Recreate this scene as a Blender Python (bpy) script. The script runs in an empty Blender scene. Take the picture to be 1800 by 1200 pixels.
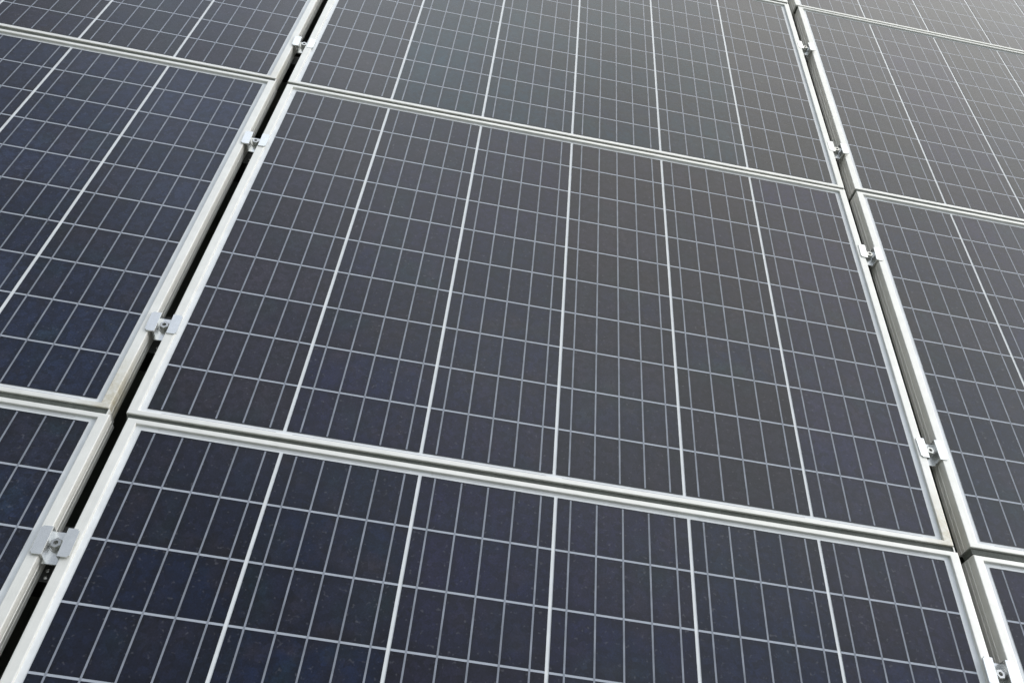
import bpy, bmesh, math, random
from mathutils import Matrix, Vector
random.seed(4)
R = math.radians
sc = bpy.context.scene
col = sc.collection

# ------------------------------------------------------------------ frame of reference
# The array lies in one sloping plane. "Panel space": X along a row, Y up the slope, Z off the glass (metres).
UP = Vector((-0.175, 0.170, 0.970)).normalized()          # true vertical seen from panel space
ax_y = (Vector((0, 1, 0)) - UP * UP.y).normalized()
ax_x = ax_y.cross(UP).normalized()
SLOPE = Matrix((ax_x, ax_y, UP)).to_4x4()                 # panel space -> world
def place(x, y, z=0.0, rot=0.0):
    return SLOPE @ Matrix.Translation((x, y, z)) @ Matrix.Rotation(rot, 4, 'Z')

U = 0.159                                                 # cell pitch along a row
RP = 0.42902 * U                                          # cell pitch up the slope
PX, PY = 6.34229 * U, 4.47476 * U                         # panel pitch
HX, HY = 0.4937, 0.3521                                   # panel half sizes (outer)
RIM_X, RIM_Y = 0.0112, 0.0062                             # frame face widths
TOP, DEPTH = 0.0031, 0.0225                               # frame above the glass, frame below it

# ------------------------------------------------------------------ materials
def mat(name):
    m = bpy.data.materials.new(name); m.use_nodes = True
    nt = m.node_tree; b = nt.nodes['Principled BSDF']
    return m, nt, b
def N(nt, typ, **kw):
    n = nt.nodes.new(typ)
    for k, v in kw.items():
        if k in n.inputs: n.inputs[k].default_value = v
        else: setattr(n, k, v)
    return n
def L(nt, a, b): nt.links.new(a, b)
def mixc(nt, fac, a, b, mode='MIX'):
    n = nt.nodes.new('ShaderNodeMix'); n.data_type = 'RGBA'; n.blend_type = mode
    for i, v in ((0, fac), (6, a), (7, b)):
        if hasattr(v, 'is_linked'): L(nt, v, n.inputs[i])
        elif i == 0: n.inputs[i].default_value = v
        else: n.inputs[i].default_value = (*v, 1) if len(v) == 3 else v
    return n.outputs[2]
def ramp(nt, src, p0, c0, p1, c1):
    n = nt.nodes.new('ShaderNodeValToRGB')
    n.color_ramp.elements[0].position = p0; n.color_ramp.elements[0].color = (*c0, 1)
    n.color_ramp.elements[1].position = p1; n.color_ramp.elements[1].color = (*c1, 1)
    L(nt, src, n.inputs[0]); return n.outputs[0]
def maprange(nt, src, a, b, c, d):
    n = nt.nodes.new('ShaderNodeMapRange'); L(nt, src, n.inputs[0])
    for i, v in zip((1, 2, 3, 4), (a, b, c, d)): n.inputs[i].default_value = v
    return n.outputs[0]

COAT_IOR = 1.37
def glassy(nt, b):
    """everything laminated behind the front glass shares its gloss"""
    b.inputs['Roughness'].default_value = 0.75
    b.inputs['Specular IOR Level'].default_value = 0.0
    b.inputs['Coat Weight'].default_value = 1.0
    b.inputs['Coat IOR'].default_value = COAT_IOR
    tc = N(nt, 'ShaderNodeTexCoord')
    no = N(nt, 'ShaderNodeTexNoise', Scale=9.0, Detail=4.0)
    L(nt, tc.outputs['Object'], no.inputs['Vector'])
    L(nt, maprange(nt, no.outputs[0], .3, .7, .08, .17), b.inputs['Coat Roughness'])
    # gentle unevenness of rolled solar glass
    n2 = N(nt, 'ShaderNodeTexNoise', Scale=14.0, Detail=2.0)
    L(nt, tc.outputs['Object'], n2.inputs['Vector'])
    bp = N(nt, 'ShaderNodeBump', Strength=0.06, Distance=0.004)
    L(nt, n2.outputs[0], bp.inputs['Height']); L(nt, bp.outputs[0], b.inputs['Coat Normal'])
    return tc

# silicon cells
m_cell, nt, b = mat('polycrystalline_silicon')
tc = glassy(nt, b)
at = N(nt, 'ShaderNodeAttribute', attribute_name='cell_id')
oi = N(nt, 'ShaderNodeObjectInfo')
cb = N(nt, 'ShaderNodeCombineXYZ'); L(nt, at.outputs['Fac'], cb.inputs[0]); L(nt, oi.outputs['Random'], cb.inputs[1])
wn = N(nt, 'ShaderNodeTexWhiteNoise'); L(nt, cb.outputs[0], wn.inputs['Vector'])
base = mixc(nt, maprange(nt, wn.outputs['Value'], 0, 1, 0, 1), (0.0040, 0.0085, 0.0260), (0.0120, 0.0120, 0.0210))
# soft drifts of tint across the wafers, differing panel to panel
off = N(nt, 'ShaderNodeVectorMath', operation='MULTIPLY_ADD')
cmb = N(nt, 'ShaderNodeCombineXYZ'); L(nt, oi.outputs['Random'], cmb.inputs[2])
ml = N(nt, 'ShaderNodeVectorMath', operation='SCALE', Scale=40.0); L(nt, cmb.outputs[0], ml.inputs[0])
ad = N(nt, 'ShaderNodeVectorMath', operation='ADD'); L(nt, tc.outputs['Object'], ad.inputs[0]); L(nt, ml.outputs[0], ad.inputs[1])
nA = N(nt, 'ShaderNodeTexNoise', Scale=22.0, Detail=4.0, Roughness=0.65); L(nt, ad.outputs[0], nA.inputs['Vector'])
base = mixc(nt, maprange(nt, nA.outputs[0], .48, .72, 0, .7), base, (0.0235, 0.0175, 0.0180))
nB = N(nt, 'ShaderNodeTexNoise', Scale=15.0, Detail=2.0); 
ad2 = N(nt, 'ShaderNodeVectorMath', operation='ADD'); ad2.inputs[1].default_value = (7.3, 2.1, 5.5); L(nt, ad.outputs[0], ad2.inputs[0]); L(nt, ad2.outputs[0], nB.inputs['Vector'])
base = mixc(nt, maprange(nt, nB.outputs[0], .54, .74, 0, .7), base, (0.0070, 0.0210, 0.0230))
nD = N(nt, 'ShaderNodeTexNoise', Scale=5.0, Detail=3.0, Roughness=.6); L(nt, ad2.outputs[0], nD.inputs['Vector'])
base = mixc(nt, maprange(nt, nD.outputs[0], .36, .62, .20, .78), base, oi.outputs['Color'])
# crystal grains
vo = N(nt, 'ShaderNodeTexVoronoi', Scale=150.0); L(nt, ad.outputs[0], vo.inputs['Vector'])
sp = N(nt, 'ShaderNodeSeparateColor'); L(nt, vo.outputs['Color'], sp.inputs[0])
g = maprange(nt, sp.outputs[0], 0, 1, .75, 1.45)
vo2 = N(nt, 'ShaderNodeTexNoise', Scale=430.0, Detail=3.0, Roughness=.8); L(nt, ad.outputs[0], vo2.inputs['Vector'])
g2 = maprange(nt, vo2.outputs[0], .3, .7, .50, 1.50)
mm = N(nt, 'ShaderNodeMath', operation='MULTIPLY'); L(nt, g, mm.inputs[0]); L(nt, g2, mm.inputs[1])
sw = N(nt, 'ShaderNodeSeparateColor'); L(nt, wn.outputs['Color'], sw.inputs[0])
mw = N(nt, 'ShaderNodeMath', operation='MULTIPLY'); L(nt, mm.outputs[0], mw.inputs[0]); L(nt, maprange(nt, sw.outputs[1], 0, 1, .78, 1.16), mw.inputs[1]); mm = mw
cg = N(nt, 'ShaderNodeCombineColor')
for i in range(3): L(nt, mm.outputs[0], cg.inputs[i])
base = mixc(nt, 1.0, base, cg.outputs[0], 'MULTIPLY')
# wafer edge: a darker band at the cut edges of each wafer
uvn = N(nt, 'ShaderNodeUVMap', uv_map='wafer')
su = N(nt, 'ShaderNodeSeparateXYZ'); L(nt, uvn.outputs[0], su.inputs[0])
def edge(src, w):
    a = N(nt, 'ShaderNodeMath', operation='PINGPONG'); L(nt, src, a.inputs[0]); a.inputs[1].default_value = 0.5
    return maprange(nt, a.outputs[0], 0.0, w, 0.62, 1.0)
e1, e2 = edge(su.outputs[0], .10), edge(su.outputs[1], .16)
em0 = N(nt, 'ShaderNodeMath', operation='MULTIPLY'); L(nt, e1, em0.inputs[0]); L(nt, e2, em0.inputs[1])
# and the tone darkens towards each busbar
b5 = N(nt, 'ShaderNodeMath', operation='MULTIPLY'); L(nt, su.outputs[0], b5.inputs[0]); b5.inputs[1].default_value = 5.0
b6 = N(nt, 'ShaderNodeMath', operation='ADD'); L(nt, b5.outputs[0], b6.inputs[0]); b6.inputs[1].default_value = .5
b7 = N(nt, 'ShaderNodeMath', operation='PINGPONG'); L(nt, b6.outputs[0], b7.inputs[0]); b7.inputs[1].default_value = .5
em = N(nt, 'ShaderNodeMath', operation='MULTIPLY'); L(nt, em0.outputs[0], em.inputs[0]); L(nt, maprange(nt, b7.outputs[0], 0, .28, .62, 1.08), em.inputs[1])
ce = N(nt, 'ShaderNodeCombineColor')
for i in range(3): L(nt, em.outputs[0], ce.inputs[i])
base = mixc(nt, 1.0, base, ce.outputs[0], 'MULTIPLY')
# dried dust specks
ns = N(nt, 'ShaderNodeTexNoise', Scale=230.0, Detail=1.0); L(nt, ad.outputs[0], ns.inputs['Vector'])
base = mixc(nt, maprange(nt, ns.outputs[0], .66, .80, 0, .30), base, (0.15, 0.15, 0.17))
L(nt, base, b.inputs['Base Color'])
b.inputs['Sheen Weight'].default_value = 0.05
b.inputs['Sheen Roughness'].default_value = 0.6

def laminated(name, c, amp=.06):
    m, nt, b = mat(name); tc = glassy(nt, b)
    no = N(nt, 'ShaderNodeTexNoise', Scale=45.0, Detail=4.0); L(nt, tc.outputs['Object'], no.inputs['Vector'])
    c0 = tuple(v * (1 - amp) for v in c); c1 = tuple(v * (1 + amp) for v in c)
    L(nt, ramp(nt, no.outputs[0], .3, c0, .7, c1), b.inputs['Base Color'])
    return m
m_back = laminated('white_backsheet', (.765, .785, .80))
m_gap = laminated('shadowed_backsheet_gap', (.41, .44, .50))  # grey copy of the white backsheet, shadow put into its colour
m_bus = laminated('tinned_busbar', (.245, .265, .31), .20)
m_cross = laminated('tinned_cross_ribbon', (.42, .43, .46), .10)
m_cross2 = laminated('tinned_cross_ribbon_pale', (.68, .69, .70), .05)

# frames: anodised aluminium, with run-off dirt in the low corner (amount = object colour)
def metal(name, c, rough, metallic, stain=False, scale=60.0):
    m, nt, b = mat(name)
    tc = N(nt, 'ShaderNodeTexCoord')
    mp = N(nt, 'ShaderNodeMapping'); mp.inputs['Scale'].default_value = (1, 1, 1)
    L(nt, tc.outputs['Object'], mp.inputs[0])
    no = N(nt, 'ShaderNodeTexNoise', Scale=scale, Detail=5.0, Roughness=.6); L(nt, mp.outputs[0], no.inputs['Vector'])
    base = ramp(nt, no.outputs[0], .25, tuple(v * .93 for v in c), .75, tuple(min(1, v * 1.04) for v in c))
    if stain:
        oi = N(nt, 'ShaderNodeObjectInfo')
        so = N(nt, 'ShaderNodeSeparateColor'); L(nt, oi.outputs['Color'], so.inputs[0])
        dv = N(nt, 'ShaderNodeVectorMath', operation='MULTIPLY'); dv.inputs[1].default_value = (1.0, 0.45, 0)
        sb = N(nt, 'ShaderNodeVectorMath', operation='SUBTRACT'); sb.inputs[1].default_value = (HX - .004, -HY + .012, 0)
        L(nt, tc.outputs['Object'], sb.inputs[0]); L(nt, sb.outputs[0], dv.inputs[0])
        ln = N(nt, 'ShaderNodeVectorMath', operation='LENGTH'); L(nt, dv.outputs[0], ln.inputs[0])
        near = maprange(nt, ln.outputs['Value'], .004, .036, 1, 0)
        n3 = N(nt, 'ShaderNodeTexNoise', Scale=120.0, Detail=6.0, Roughness=.7); L(nt, tc.outputs['Object'], n3.inputs['Vector'])
        f = N(nt, 'ShaderNodeMath', operation='MULTIPLY'); L(nt, near, f.inputs[0]); L(nt, maprange(nt, n3.outputs[0], .30, .62, .15, 1), f.inputs[1])
        f2 = N(nt, 'ShaderNodeMath', operation='MULTIPLY'); L(nt, f.outputs[0], f2.inputs[0]); L(nt, so.outputs[0], f2.inputs[1])
        base = mixc(nt, f2.outputs[0], base, (.40, .33, .17))
        # drawn-metal grain and scuffs running along each bar
        sx = N(nt, 'ShaderNodeSeparateXYZ'); L(nt, tc.outputs['Object'], sx.inputs[0])
        ab = N(nt, 'ShaderNodeMath', operation='ABSOLUTE'); L(nt, sx.outputs[1], ab.inputs[0])
        sel = N(nt, 'ShaderNodeMath', operation='GREATER_THAN'); L(nt, ab.outputs[0], sel.inputs[0]); sel.inputs[1].default_value = HY - RIM_Y
        gr = []
        for sc3 in ((420, 9, 150), (9, 420, 150)):
            mq = N(nt, 'ShaderNodeMapping'); mq.inputs['Scale'].default_value = sc3; L(nt, tc.outputs['Object'], mq.inputs[0])
            q = N(nt, 'ShaderNodeTexNoise', Scale=1.0, Detail=4.0, Roughness=.7); L(nt, mq.outputs[0], q.inputs['Vector']); gr.append(q.outputs[0])
        gs = N(nt, 'ShaderNodeMix'); L(nt, sel.outputs[0], gs.inputs[0]); L(nt, gr[0], gs.inputs[2]); L(nt, gr[1], gs.inputs[3])
        base = mixc(nt, maprange(nt, gs.outputs[0], .50, .80, 0, .22), base, (.52, .52, .48))
        # faint grime patches on every bar
        n4 = N(nt, 'ShaderNodeTexNoise', Scale=16.0, Detail=6.0, Roughness=.75); L(nt, tc.outputs['Object'], n4.inputs['Vector'])
        base = mixc(nt, maprange(nt, n4.outputs[0], .52, .75, 0, .22), base, (.55, .55, .48))
    L(nt, base, b.inputs['Base Color'])
    b.inputs['Metallic'].default_value = metallic
    b.inputs['Roughness'].default_value = rough
    bp = N(nt, 'ShaderNodeBump', Strength=.12, Distance=.0006)
    L(nt, no.outputs[0], bp.inputs['Height']); L(nt, bp.outputs[0], b.inputs['Normal'])
    return m
m_frame = metal('anodised_frame', (.84, .83, .785), .48, .25, stain=True)
m_clamp = metal('galvanised_clamp', (.70, .71, .70), .27, .75, scale=130.0)
m_bolt = metal('stainless_bolt', (.50, .50, .48), .25, .9, scale=200.0)
m_rail = metal('dark_rail', (.030, .031, .029), .5, .2)

def dull(name, c0, c1, sc_, rough):
    m, nt, b = mat(name)
    tc = N(nt, 'ShaderNodeTexCoord')
    no = N(nt, 'ShaderNodeTexNoise', Scale=sc_, Detail=10.0, Roughness=.65); L(nt, tc.outputs['Object'], no.inputs['Vector'])
    L(nt, ramp(nt, no.outputs[0], .35, c0, .65, c1), b.inputs['Base Color'])
    b.inputs['Roughness'].default_value = rough
    bp = N(nt, 'ShaderNodeBump', Strength=.5, Distance=.01); L(nt, no.outputs[0], bp.inputs['Height']); L(nt, bp.outputs[0], b.inputs['Normal'])
    return m

# ------------------------------------------------------------------ object helpers
def link(name, me, parent=None, mtx=None, mats=()):
    for m in mats: me.materials.append(m)
    o = bpy.data.objects.new(name, me); col.objects.link(o)
    if parent is not None: o.parent = parent
    if mtx is not None: o.matrix_world = mtx
    return o
def empty(name, mtx):
    o = bpy.data.objects.new(name, None); o.empty_display_size = .05; col.objects.link(o); o.matrix_world = mtx; return o
def tag(o, label, cat, group=None):
    o['label'] = label; o['category'] = cat
    if group: o['group'] = group
def box(bm, x0, x1, y0, y1, z0, z1, mi=0):
    v = [bm.verts.new((x, y, z)) for z in (z0, z1) for y in (y0, y1) for x in (x0, x1)]
    for f in ((0, 2, 3, 1), (4, 5, 7, 6), (0, 1, 5, 4), (2, 6, 7, 3), (0, 4, 6, 2), (1, 3, 7, 5)):
        bm.faces.new([v[i] for i in f]).material_index = mi
def finish(bm, name, bevel=0):
    bmesh.ops.recalc_face_normals(bm, faces=bm.faces[:])
    if bevel: bmesh.ops.bevel(bm, geom=bm.edges[:], offset=bevel, segments=2, affect='EDGES', profile=.6)
    me = bpy.data.meshes.new(name); bm.to_mesh(me); bm.free(); return me

# ------------------------------------------------------------------ panel parts
def frame_mesh():
    # closed section: (inward fraction of rim / absolute inset, z); swept round the rectangle with mitred corners
    prof = [(0.0, -DEPTH), (0.0, -.0165), (.0005, -.0161), (.0005, -.0153), (0, -.0149), (0, -.0095), (.0005, -.0091), (.0005, -.0083), (0, -.0079),
            (0, TOP - .0008), (.0003, TOP - .0002), (.0010, TOP),
            ('r', TOP, -.0009), ('r', TOP - .0002, -.0002), ('r', TOP - .0008, 0), ('r', -.0022, 0),
            (.0022, -.0022), (.0022, -.0200), ('r', -.0200, .010), ('r', -DEPTH, .010)]
    bm = bmesh.new(); rings = []
    for p in prof:
        if p[0] == 'r': ix, iy, z = RIM_X + p[2], RIM_Y + p[2], p[1]
        else: ix = iy = p[0]; z = p[1]
        x, y = HX - ix, HY - iy
        rings.append([bm.verts.new(c) for c in ((-x, -y, z), (x, -y, z), (x, y, z), (-x, y, z))])
    n = len(rings)
    for i in range(n):
        a, c = rings[i], rings[(i + 1) % n]
        for k in range(4):
            bm.faces.new((a[k], a[(k + 1) % 4], c[(k + 1) % 4], c[k]))
    return finish(bm, 'frame')
def backsheet_mesh():
    bm = bmesh.new(); x, y = HX - .0025, HY - .0025
    box(bm, -x, x, -y, y, -.0018, -.0006)
    return finish(bm, 'backsheet')
GX, GY = .0021, .00122                                     # half gaps between wafers
def string_mesh():
    """one column of ten wafers with five busbars, centred on its own origin"""
    bm = bmesh.new(); uv = bm.loops.layers.uv.new('wafer'); lay = bm.faces.layers.float.new('cell_id')
    xa, xb = -U / 2 + GX, U / 2 - GX
    for j in range(10):
        y0, y1 = (j - 5) * RP + GY, (j - 4) * RP - GY
        f = bm.faces.new([bm.verts.new(c) for c in ((xa, y0, 0), (xb, y0, 0), (xb, y1, 0), (xa, y1, 0))])
        f[lay] = j * .37 + .1
        for l, t in zip(f.loops, ((0, 0), (1, 0), (1, 1), (0, 1))): l[uv].uv = t
        if j:                                             # strip of backsheet between two wafers, greyed as if shadowed
            y = (j - 5) * RP
            f = bm.faces.new([bm.verts.new(c) for c in ((xa, y - GY, -.0001), (xb, y - GY, -.0001), (xb, y + GY, -.0001), (xa, y + GY, -.0001))]); f.material_index = 1
    for k in range(5):
        x = xa + (xb - xa) * (.1 + .2 * k)
        w = .00100
        y0, y1 = -5 * RP + GY + .0012, 5 * RP - GY - .0012
        f = bm.faces.new([bm.verts.new(c) for c in ((x - w, y0, .0001), (x + w, y0, .0001), (x + w, y1, .0001), (x - w, y1, .0001))]); f.material_index = 2
    me = bpy.data.meshes.new('cell_string'); bm.to_mesh(me); bm.free(); return me
def cross_mesh(y, segs):
    bm = bmesh.new()
    for a, c in segs:
        x0, x1 = (a - 3) * U, (c - 3) * U
        bm.faces.new([bm.verts.new(q) for q in ((x0, y - .0014, 0), (x1, y - .0014, 0), (x1, y + .0014, 0), (x0, y + .0014, 0))])
    me = bpy.data.meshes.new('cross_ribbon'); bm.to_mesh(me); bm.free(); return me

ME_FRAME, ME_BACK, ME_STR = frame_mesh(), backsheet_mesh(), string_mesh()
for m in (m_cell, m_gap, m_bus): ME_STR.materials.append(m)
ME_FRAME.materials.append(m_frame); ME_BACK.materials.append(m_back)
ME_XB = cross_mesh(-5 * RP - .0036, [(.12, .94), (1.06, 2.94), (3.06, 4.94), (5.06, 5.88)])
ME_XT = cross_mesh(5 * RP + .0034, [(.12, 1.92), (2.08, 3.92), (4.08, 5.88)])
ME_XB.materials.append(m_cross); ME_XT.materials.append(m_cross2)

proto = empty('solar_panel', Matrix.Identity(4))
parts = [link('frame', ME_FRAME, proto), link('backsheet', ME_BACK, proto)]
for i in range(6):
    s = link('cell_string', ME_STR, proto); s.location = ((i - 2.5) * U, 0, 0); parts.append(s)
for me in (ME_XB, ME_XT):
    s = link('cross_ribbon', me, proto); s.location = (0, 0, -.0003); parts.append(s)

# measured small misalignments of the laid panels: dx, dy, dz (in cell pitches), turn
FIT = {(0, -1): (.0128, -.0025, -.0051, -.0012), (0, 0): (-.0099, -.0123, .0056, .0009), (0, 1): (-.0133, -.0299, .0120, -.0009),
       (1, 0): (-.0041, .0106, .0073, .0003), (1, 1): (.0145, .0287, -.0146, -.0039), (1, 2): (-.0128, -.0083, -.0034, -.0006),
       (-1, 0): (-.0061, -.0020, .0009, .0010), (-1, 1): (-.0081, .0154, -.0011, -.0045), (-1, -1): (.0195, .0033, -.0024, -.0013),
       (1, -1): (.0076, -.0030, .0009, .0014)}
LAB = {(0, 0): 'solar panel seen whole in the centre, ringed by four pale frame bars',
       (0, -1): 'nearest and largest solar panel, along the bottom edge of the photo between the two gaps',
       (0, 1): 'solar panel directly above the central one, its grid paler and blue-green at the top edge',
       (-1, 0): 'dark blue solar panel left of the central one, rust stain in its lower right corner',
       (-1, 1): 'solar panel in the top left corner of the photo, few cell rows in view',
       (-1, -1): 'small wedge of dark blue solar panel in the bottom left corner beside the black gap',
       (1, 0): 'solar panel at the right edge, beside the central one across the grey gap',
       (1, 1): 'hazy grey solar panel in the upper right, between two pale horizontal frame joints',
       (1, 2): 'palest solar panel, cut off by the top edge in the upper right corner',
       (1, -1): 'solar panel corner at the lower right edge of the photo, beside the cut-off clamp',
       (0, 2): 'sliver of white panel frame at the top edge, just left of the right-hand gap'}
# wafer batches: navy, violet, teal, brown, grey
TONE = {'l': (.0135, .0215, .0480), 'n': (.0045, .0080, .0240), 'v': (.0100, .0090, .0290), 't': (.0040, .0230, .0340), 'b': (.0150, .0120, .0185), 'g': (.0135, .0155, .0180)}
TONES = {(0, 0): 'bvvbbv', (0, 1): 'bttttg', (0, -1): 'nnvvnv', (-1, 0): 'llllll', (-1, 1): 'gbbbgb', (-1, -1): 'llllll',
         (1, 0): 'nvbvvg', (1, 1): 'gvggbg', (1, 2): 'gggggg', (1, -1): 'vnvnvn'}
GRP = 'solar panels laid in rows on the sloping array'
first = True
for ky in range(-2, 4):
    for kx in range(-2, 3):
        dx, dy, dz, a = FIT.get((kx, ky), (random.uniform(-.008, .008), random.uniform(-.008, .008), 0, random.uniform(-.0008, .0008)))
        mtx = place(kx * PX + dx * U, ky * PY + dy * U, dz * U, a)
        if first:
            root = proto; first = False; kids = parts
        else:
            root = proto.copy(); col.objects.link(root); kids = []
            for p in parts:
                c = p.copy(); col.objects.link(c); c.parent = root; kids.append(c)
        root.matrix_world = mtx
        lab = LAB.get((kx, ky))
        if not lab:
            side = {-2: 'two places left of', -1: 'one place left of', 0: 'in line with', 1: 'one place right of', 2: 'two places right of'}[kx]
            row = {-2: 'two rows nearer', -1: 'one row nearer', 0: 'same row', 1: 'one row farther', 2: 'two rows farther', 3: 'three rows farther'}[ky]
            lab = f'solar panel {side} the central one, {row}'
        tag(root, lab, 'solar panel', GRP)
        st = {(0, 0): .65, (-1, 0): .7, (-1, 1): .25, (0, 1): .12}.get((kx, ky), .1)
        kids[0].color = (st, st, st, 1)
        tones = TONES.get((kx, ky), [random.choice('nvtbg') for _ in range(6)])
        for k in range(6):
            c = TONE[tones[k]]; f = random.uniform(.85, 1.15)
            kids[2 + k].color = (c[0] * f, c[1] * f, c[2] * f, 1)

# ------------------------------------------------------------------ dark strips added in the joints between panels, standing in for shade
m_jshade = dull('joint_shade_grey', (.074, .082, .072), (.105, .114, .100), 30.0, .8)
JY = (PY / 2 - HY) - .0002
bm = bmesh.new(); box(bm, -HX + .0006, HX - .0022, -JY, JY, -.016, TOP - .0016); me_g = finish(bm, 'joint_shade'); me_g.materials.append(m_jshade)
bm = bmesh.new(); box(bm, HX - .0021, HX - .0004, -JY, JY, -DEPTH + .001, TOP - .0006); me_e = finish(bm, 'end_cap'); me_e.materials.append(m_frame)
JL = {(-1, -1): 'grey joint shade strip between the two dark blue panels at the lower left', (-1, 0): 'thin grey joint shade strip at the upper left, ending at the left gap',
      (0, -1): 'widest grey joint shade strip, running along the bottom of the central panel', (0, 0): 'thin grey joint shade strip running along the top of the central panel',
      (0, 1): 'joint shade strip at the top edge of the photo beside the right gap', (1, -1): 'short grey joint shade strip at the lower right edge of the photo',
      (1, 0): 'grey joint shade strip below the hazy upper right panel', (1, 1): 'thin joint shade strip above the hazy upper right panel'}
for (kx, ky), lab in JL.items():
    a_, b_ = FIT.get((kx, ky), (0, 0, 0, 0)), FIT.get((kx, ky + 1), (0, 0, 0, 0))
    rt = empty('joint_shade_strip', place(kx * PX + (a_[0] + b_[0]) / 2 * U, (ky + .5) * PY + (a_[1] + b_[1]) / 2 * U, (a_[2] + b_[2]) / 2 * U - .0006, (a_[3] + b_[3]) / 2))
    tag(rt, lab, 'joint strip', 'strips added to darken the joints between panels')
    link('joint_shade', me_g, rt); link('end_cap', me_e, rt)

# ------------------------------------------------------------------ clamps
def sweep_y(bm, prof, y0, y1, mi=0):
    a = [bm.verts.new((x, y0, z)) for x, z in prof]; c = [bm.verts.new((x, y1, z)) for x, z in prof]
    n = len(prof)
    for i in range(n): bm.faces.new((a[i], a[(i + 1) % n], c[(i + 1) % n], c[i])).material_index = mi
    bm.faces.new(a).material_index = mi; bm.faces.new(c[::-1]).material_index = mi
def clamp_plate():
    bm = bmesh.new(); t = .0022; zt = TOP + .0002
    w, g, zb = .0188, .0096, -.0080
    pr = [(-w, zt), (-g + .0003, zt), (-g, zt - .001), (-g, zb), (g, zb), (g, zt - .001), (g - .0003, zt), (w, zt), (w, zt + t), (g - t, zt + t),
          (g - t - .0004, zt + t - .0006), (g - t, zb + t), (-g + t, zb + t), (-g + t + .0004, zt + t - .0006), (-g + t, zt + t), (-w, zt + t)]
    # wings are as long as the plate, the sunk middle sticks out a little at the near end
    sweep_y(bm, pr, -.0155, .0155)
    box(bm, -g + .0012, g - .0032, -.0196, -.01545, zb, zb + t)
    bmesh.ops.recalc_face_normals(bm, faces=bm.faces[:])
    bmesh.ops.bevel(bm, geom=[e for e in bm.edges if abs(e.verts[0].co.x) > .018 and abs(e.verts[1].co.x) > .018 and abs(e.verts[0].co.y - e.verts[1].co.y) < 1e-6 and abs(e.verts[0].co.x - e.verts[1].co.x) < 1e-6],
                    offset=.0018, segments=3, affect='EDGES')
    return finish(bm, 'clamp_plate')
def cyl(bm, r0, r1, z0, z1, n=24, cap0=True, cap1=True):
    a = [bm.verts.new((r0 * math.cos(2 * math.pi * i / n), r0 * math.sin(2 * math.pi * i / n), z0)) for i in range(n)]
    c = [bm.verts.new((r1 * math.cos(2 * math.pi * i / n), r1 * math.sin(2 * math.pi * i / n), z1)) for i in range(n)]
    for i in range(n): bm.faces.new((a[i], a[(i + 1) % n], c[(i + 1) % n], c[i]))
    if cap0: bm.faces.new(a[::-1])
    if cap1: bm.faces.new(c)
    return a, c
ZB = -.0080 + .0022
def washer_mesh():
    bm = bmesh.new(); cyl(bm, .0070, .0070, ZB + .0001, ZB + .0014, 32); return finish(bm, 'washer', .0003)
def bolt_mesh():
    bm = bmesh.new()
    cyl(bm, .0060, .0060, ZB + .0016, ZB + .0072, 6, cap1=False)           # hexagon head
    a, c = cyl(bm, .0060, .0053, ZB + .0072, ZB + .0080, 6, cap0=False, cap1=False)
    # socket
    d = [bm.verts.new((.0026 * math.cos(math.pi / 3 * i), .0026 * math.sin(math.pi / 3 * i), ZB + .0080)) for i in range(6)]
    e = [bm.verts.new((v.co.x, v.co.y, ZB + .0045)) for v in d]
    for i in range(6):
        bm.faces.new((c[i], c[(i + 1) % 6], d[(i + 1) % 6], d[i])); bm.faces.new((d[i], d[(i + 1) % 6], e[(i + 1) % 6], e[i]))
    bm.faces.new(e[::-1])
    # threaded shank as stacked cones
    z = -.0082
    while z > -.045:
        cyl(bm, .0031, .0040, z - .0006, z, 14, True, True); cyl(bm, .0040, .0031, z - .00125, z - .00065, 14, True, True); z -= .00135
    bmesh.ops.remove_doubles(bm, verts=bm.verts[:], dist=1e-6)
    return finish(bm, 'bolt')
def nut_mesh():
    bm = bmesh.new(); cyl(bm, .0060, .0060, -.0290, -.0235, 6); return finish(bm, 'nut', .0004)
cl = empty('panel_clamp', Matrix.Identity(4))
CP = [link('clamp_plate', clamp_plate(), cl, mats=(m_clamp,)), link('washer', washer_mesh(), cl, mats=(m_bolt,)),
      link('bolt', bolt_mesh(), cl, mats=(m_bolt,)), link('nut', nut_mesh(), cl, mats=(m_bolt,))]
def glint_screw_mesh():
    bm = bmesh.new(); cyl(bm, .0021, .0019, 0, .0012, 16, True, False)
    cyl(bm, .0019, .0010, .0012, .0017, 16, False, True); bmesh.ops.remove_doubles(bm, verts=bm.verts[:], dist=1e-6)
    return finish(bm, 'glint_screw')
sm = glint_screw_mesh(); sm.materials.append(m_bolt)
for p in ((-.0056, -.0195, -.0227), (-.0046, -.0272, -.0227)):  # small screw heads added for bright glints under the clamp
    o = link('glint_screw', sm, cl); o.location = p; CP.append(o)
RAILS = [-.9286 - .711, -1.2255, -.9286, -.5187, -.2130, .1850, .4860, .8830, 1.1960, 1.5900]
CL = {(-1, 3): ('largest clamp in the left gap, nearest the bottom left corner of the photo', -.5187),
      (-1, 4): ('clamp in the left gap beside the lower half of the central panel', -.2160),
      (-1, 5): ('clamp in the left gap beside the top of the central panel', .1830),
      (-1, 6): ('smallest and topmost clamp in the left gap', .4880),
      (1, 3): ('clamp cut off by the bottom right corner of the photo, in the right gap', -.5060),
      (1, 4): ('clamp in the right gap beside the lower half of the central panel', -.2085),
      (1, 5): ('clamp in the right gap beside the top of the central panel', .1850),
      (1, 6): ('clamp in the right gap just above the end of the upper frame joint', .4830),
      (1, 7): ('topmost and smallest clamp in the right gap', .8680)}
first = True
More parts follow.
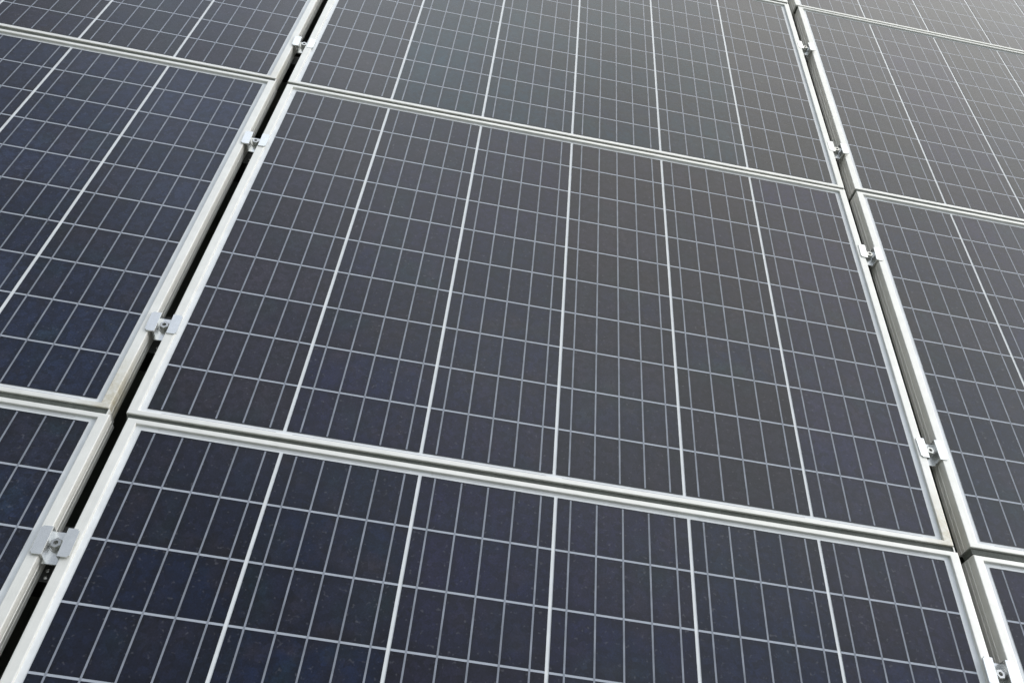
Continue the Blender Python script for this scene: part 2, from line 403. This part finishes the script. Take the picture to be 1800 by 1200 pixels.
for gx in (-1, 1, -3, 3):
    for ri in range(2, 9):
        lab, y = CL.get((gx, ri), (None, RAILS[ri]))
        if first: root, kids = cl, CP; first = False
        else:
            root = cl.copy(); col.objects.link(root); kids = []
            for p in CP:
                c = p.copy(); col.objects.link(c); c.parent = root; kids.append(c)
        x = gx * PX / 2 + {(-1): .0028, 1: -.0010}.get(gx, 0) + random.uniform(-.0005, .0005)
        root.matrix_world = place(x, y, 0, random.uniform(-.05, .05))
        kids[2].rotation_euler = (0, 0, random.uniform(0, 1.0))
        if not lab and abs(gx) == 1: lab = ('left' if gx < 0 else 'right') + '-hand gap clamp ' + ('nearer than' if ri < 3 else 'beyond') + ' every other clamp there'
        elif not lab: lab = 'clamp in the gap one panel further ' + ('left' if gx < 0 else 'right') + ', number %d from the near end' % (ri - 1)
        tag(root, lab, 'clamp', 'metal clamps holding neighbouring panels')

# ------------------------------------------------------------------ rails under the clamps
RL = {3: 'dark mounting rail glimpsed under the nearest clamps of both gaps', 4: 'dark mounting rail under the lower clamps beside the central panel',
      5: 'dark mounting rail under the upper clamps beside the central panel', 6: 'dark mounting rail under the clamps just above the upper frame joint',
      7: 'dark mounting rail under the topmost clamp of the right gap'}
def rail_mesh():
    bm = bmesh.new(); w, h, s = .0310, .040, .0055; z1 = -.0228; z0 = z1 - h
    pr = [(-w, z0), (w, z0), (w, z1), (s, z1), (s, z1 - .003), (s + .006, z1 - .003), (s + .006, z1 - .014), (-s - .006, z1 - .014), (-s - .006, z1 - .003), (-s, z1 - .003), (-s, z1), (-w, z1)]
    x0, x1 = -2.52, 2.52
    a = [bm.verts.new((x0, y, z)) for y, z in pr]; c = [bm.verts.new((x1, y, z)) for y, z in pr]; n = len(pr)
    for i in range(n): bm.faces.new((a[i], a[(i + 1) % n], c[(i + 1) % n], c[i]))
    bm.faces.new(a); bm.faces.new(c[::-1])
    return finish(bm, 'mounting_rail')
rm = rail_mesh(); rm.materials.append(m_rail)
for ri, y in enumerate(RAILS):
    if ri == 0: continue
    o = bpy.data.objects.new('mounting_rail', rm); col.objects.link(o); o.matrix_world = place(0, y, 0)
    tag(o, RL.get(ri, 'dark mounting rail hidden under the panels ' + ('nearer than the clamps in view' if ri < 3 else 'beyond the top edge') + (' by one row' if ri in (2, 8) else ' by two rows')),
        'rail', 'rails carrying the panels')

# ------------------------------------------------------------------ the roof the array lies on, and the ground far below
m_roof = dull('weathered_roof_sheet', (.10, .11, .085), (.17, .17, .14), 6.0, .7)
m_wall = dull('rendered_wall', (.36, .35, .32), (.44, .43, .40), 3.0, .9)
m_gr = dull('grassy_soil', (.045, .058, .022), (.090, .085, .050), .7, .95)
bld = empty('building', place(0, 0, 0))
tag(bld, 'building under the panels, its dark ribbed roof seen only down the gaps', 'building')
RZ, RX, RY0, RY1 = -.150, 3.1, -2.1, 3.3
bm = bmesh.new(); pr = []
x = -RX
while x < RX - .01:                                        # trapezoid sheet, ribs running down the slope
    pr += [(x, RZ), (x + .150, RZ), (x + .165, RZ + .030), (x + .185, RZ + .030)]; x += .200
pr += [(RX, RZ), (RX, RZ - .12), (-RX, RZ - .12)]
a = [bm.verts.new((x, RY0, z)) for x, z in pr]; c = [bm.verts.new((x, RY1, z)) for x, z in pr]; n = len(pr)
for i in range(n): bm.faces.new((a[i], a[(i + 1) % n], c[(i + 1) % n], c[i]))
bm.faces.new(a); bm.faces.new(c[::-1])
me = finish(bm, 'roof'); me.materials.append(m_roof)
o = bpy.data.objects.new('roof', me); col.objects.link(o); o.parent = bld
GZ = -4.2
bm = bmesh.new()                                           # walls: verticals dropped from just inside the eaves
top = [SLOPE @ Vector((sx * (RX - .2), y, RZ - .121)) for sx, y in ((-1, RY0 + .2), (1, RY0 + .2), (1, RY1 - .2), (-1, RY1 - .2))]
a = [bm.verts.new(v) for v in top]; c = [bm.verts.new((v.x, v.y, GZ)) for v in top]
for i in range(4): bm.faces.new((a[i], a[(i + 1) % 4], c[(i + 1) % 4], c[i]))
bm.faces.new(a)
me = finish(bm, 'wall'); me.materials.append(m_wall)
o = bpy.data.objects.new('wall', me); col.objects.link(o); o.parent = bld; o.matrix_world = Matrix.Identity(4)
bm = bmesh.new(); s = 900
bm.faces.new([bm.verts.new(q) for q in ((-s, -s, 0), (s, -s, 0), (s, s, 0), (-s, s, 0))])
me = finish(bm, 'ground'); me.materials.append(m_gr)
g = bpy.data.objects.new('ground', me); col.objects.link(g); g.location = (0, 0, GZ); g['kind'] = 'structure'

# ------------------------------------------------------------------ camera
rx, ry, rz = -0.74432, 0.06879, -0.17133
t = Vector((0.49265, 0.58345, -7.73944)) * U
Rm = Matrix.Rotation(rz, 3, 'Z') @ Matrix.Rotation(ry, 3, 'Y') @ Matrix.Rotation(rx, 3, 'X')   # panel -> camera
cam = bpy.data.cameras.new('camera'); co = bpy.data.objects.new('camera', cam); col.objects.link(co)
pos = -(Rm.transposed() @ t)
co.matrix_world = SLOPE @ (Matrix.Translation(pos) @ Rm.transposed().to_4x4())
cam.sensor_width = 36; cam.lens = 36 * 1485.07 / 1800
cam.clip_start = .02; cam.clip_end = 3000
sc.camera = co

# ------------------------------------------------------------------ light: bright haze, soft low sun up the slope to the right
def sky_dir(el, az):                                       # given in panel space; azimuth from +Y towards +X
    return SLOPE.to_3x3() @ Vector((math.cos(el) * math.sin(az), math.cos(el) * math.cos(az), math.sin(el)))
sd = sky_dir(R(28), R(74))
elev = math.asin(sd.z); az = math.atan2(sd.x, sd.y)
w = bpy.data.worlds.new('World'); sc.world = w; w.use_nodes = True
nt = w.node_tree; bg = nt.nodes['Background']
sky = nt.nodes.new('ShaderNodeTexSky'); sky.sky_type = 'NISHITA'; sky.sun_disc = False
sky.sun_elevation = elev; sky.sun_rotation = az; sky.air_density = 1.0; sky.dust_density = 3.0; sky.ozone_density = 1.0
hs = nt.nodes.new('ShaderNodeHueSaturation'); hs.inputs['Saturation'].default_value = .12
L(nt, sky.outputs[0], hs.inputs['Color'])
# cloud deck shaped for the light: bright ahead and right, darkened overhead and behind
tcw = nt.nodes.new('ShaderNodeTexCoord')
dt = nt.nodes.new('ShaderNodeVectorMath'); dt.operation = 'DOT_PRODUCT'; dt.inputs[1].default_value = sky_dir(R(24), R(22))
L(nt, tcw.outputs['Generated'], dt.inputs[0])
cr = nt.nodes.new('ShaderNodeValToRGB'); cr.color_ramp.interpolation = 'EASE'
els = cr.color_ramp.elements
els[0].position = 0.0; els[0].color = (.05, .065, .045, 1)
els[1].position = 1.0; els[1].color = (.86, .85, .815, 1)
e = els.new(.60); e.color = (.10, .11, .11, 1)
e = els.new(.82); e.color = (.22, .245, .29, 1)
e = els.new(.885); e.color = (.49, .54, .64, 1)
e = els.new(.945); e.color = (.84, .895, .94, 1)
mr = maprange(nt, dt.outputs['Value'], -1, 1, 0, 1)
L(nt, mr, cr.inputs[0])
cn = nt.nodes.new('ShaderNodeTexNoise'); cn.inputs['Scale'].default_value = 2.2; cn.inputs['Detail'].default_value = 5
L(nt, tcw.outputs['Generated'], cn.inputs['Vector'])
cm = nt.nodes.new('ShaderNodeCombineColor'); v = maprange(nt, cn.outputs[0], .3, .7, 11.2, 13.6)
for i in range(3): L(nt, v, cm.inputs[i])
deck = mixc(nt, 1.0, cr.outputs[0], cm.outputs[0], 'MULTIPLY')
L(nt, mixc(nt, .82, hs.outputs[0], deck), bg.inputs['Color'])
bg.inputs['Strength'].default_value = .10
ld = bpy.data.lights.new('sun', 'SUN'); ld.energy = 0.50; ld.angle = R(16); ld.color = (1, .97, .92)
lo = bpy.data.objects.new('sun', ld); col.objects.link(lo)
lo.rotation_euler = sd.to_track_quat('Z', 'Y').to_euler()

vs = sc.view_settings; vs.view_transform = 'Standard'; vs.look = 'None'; vs.gamma = 1; vs.exposure = 1.10
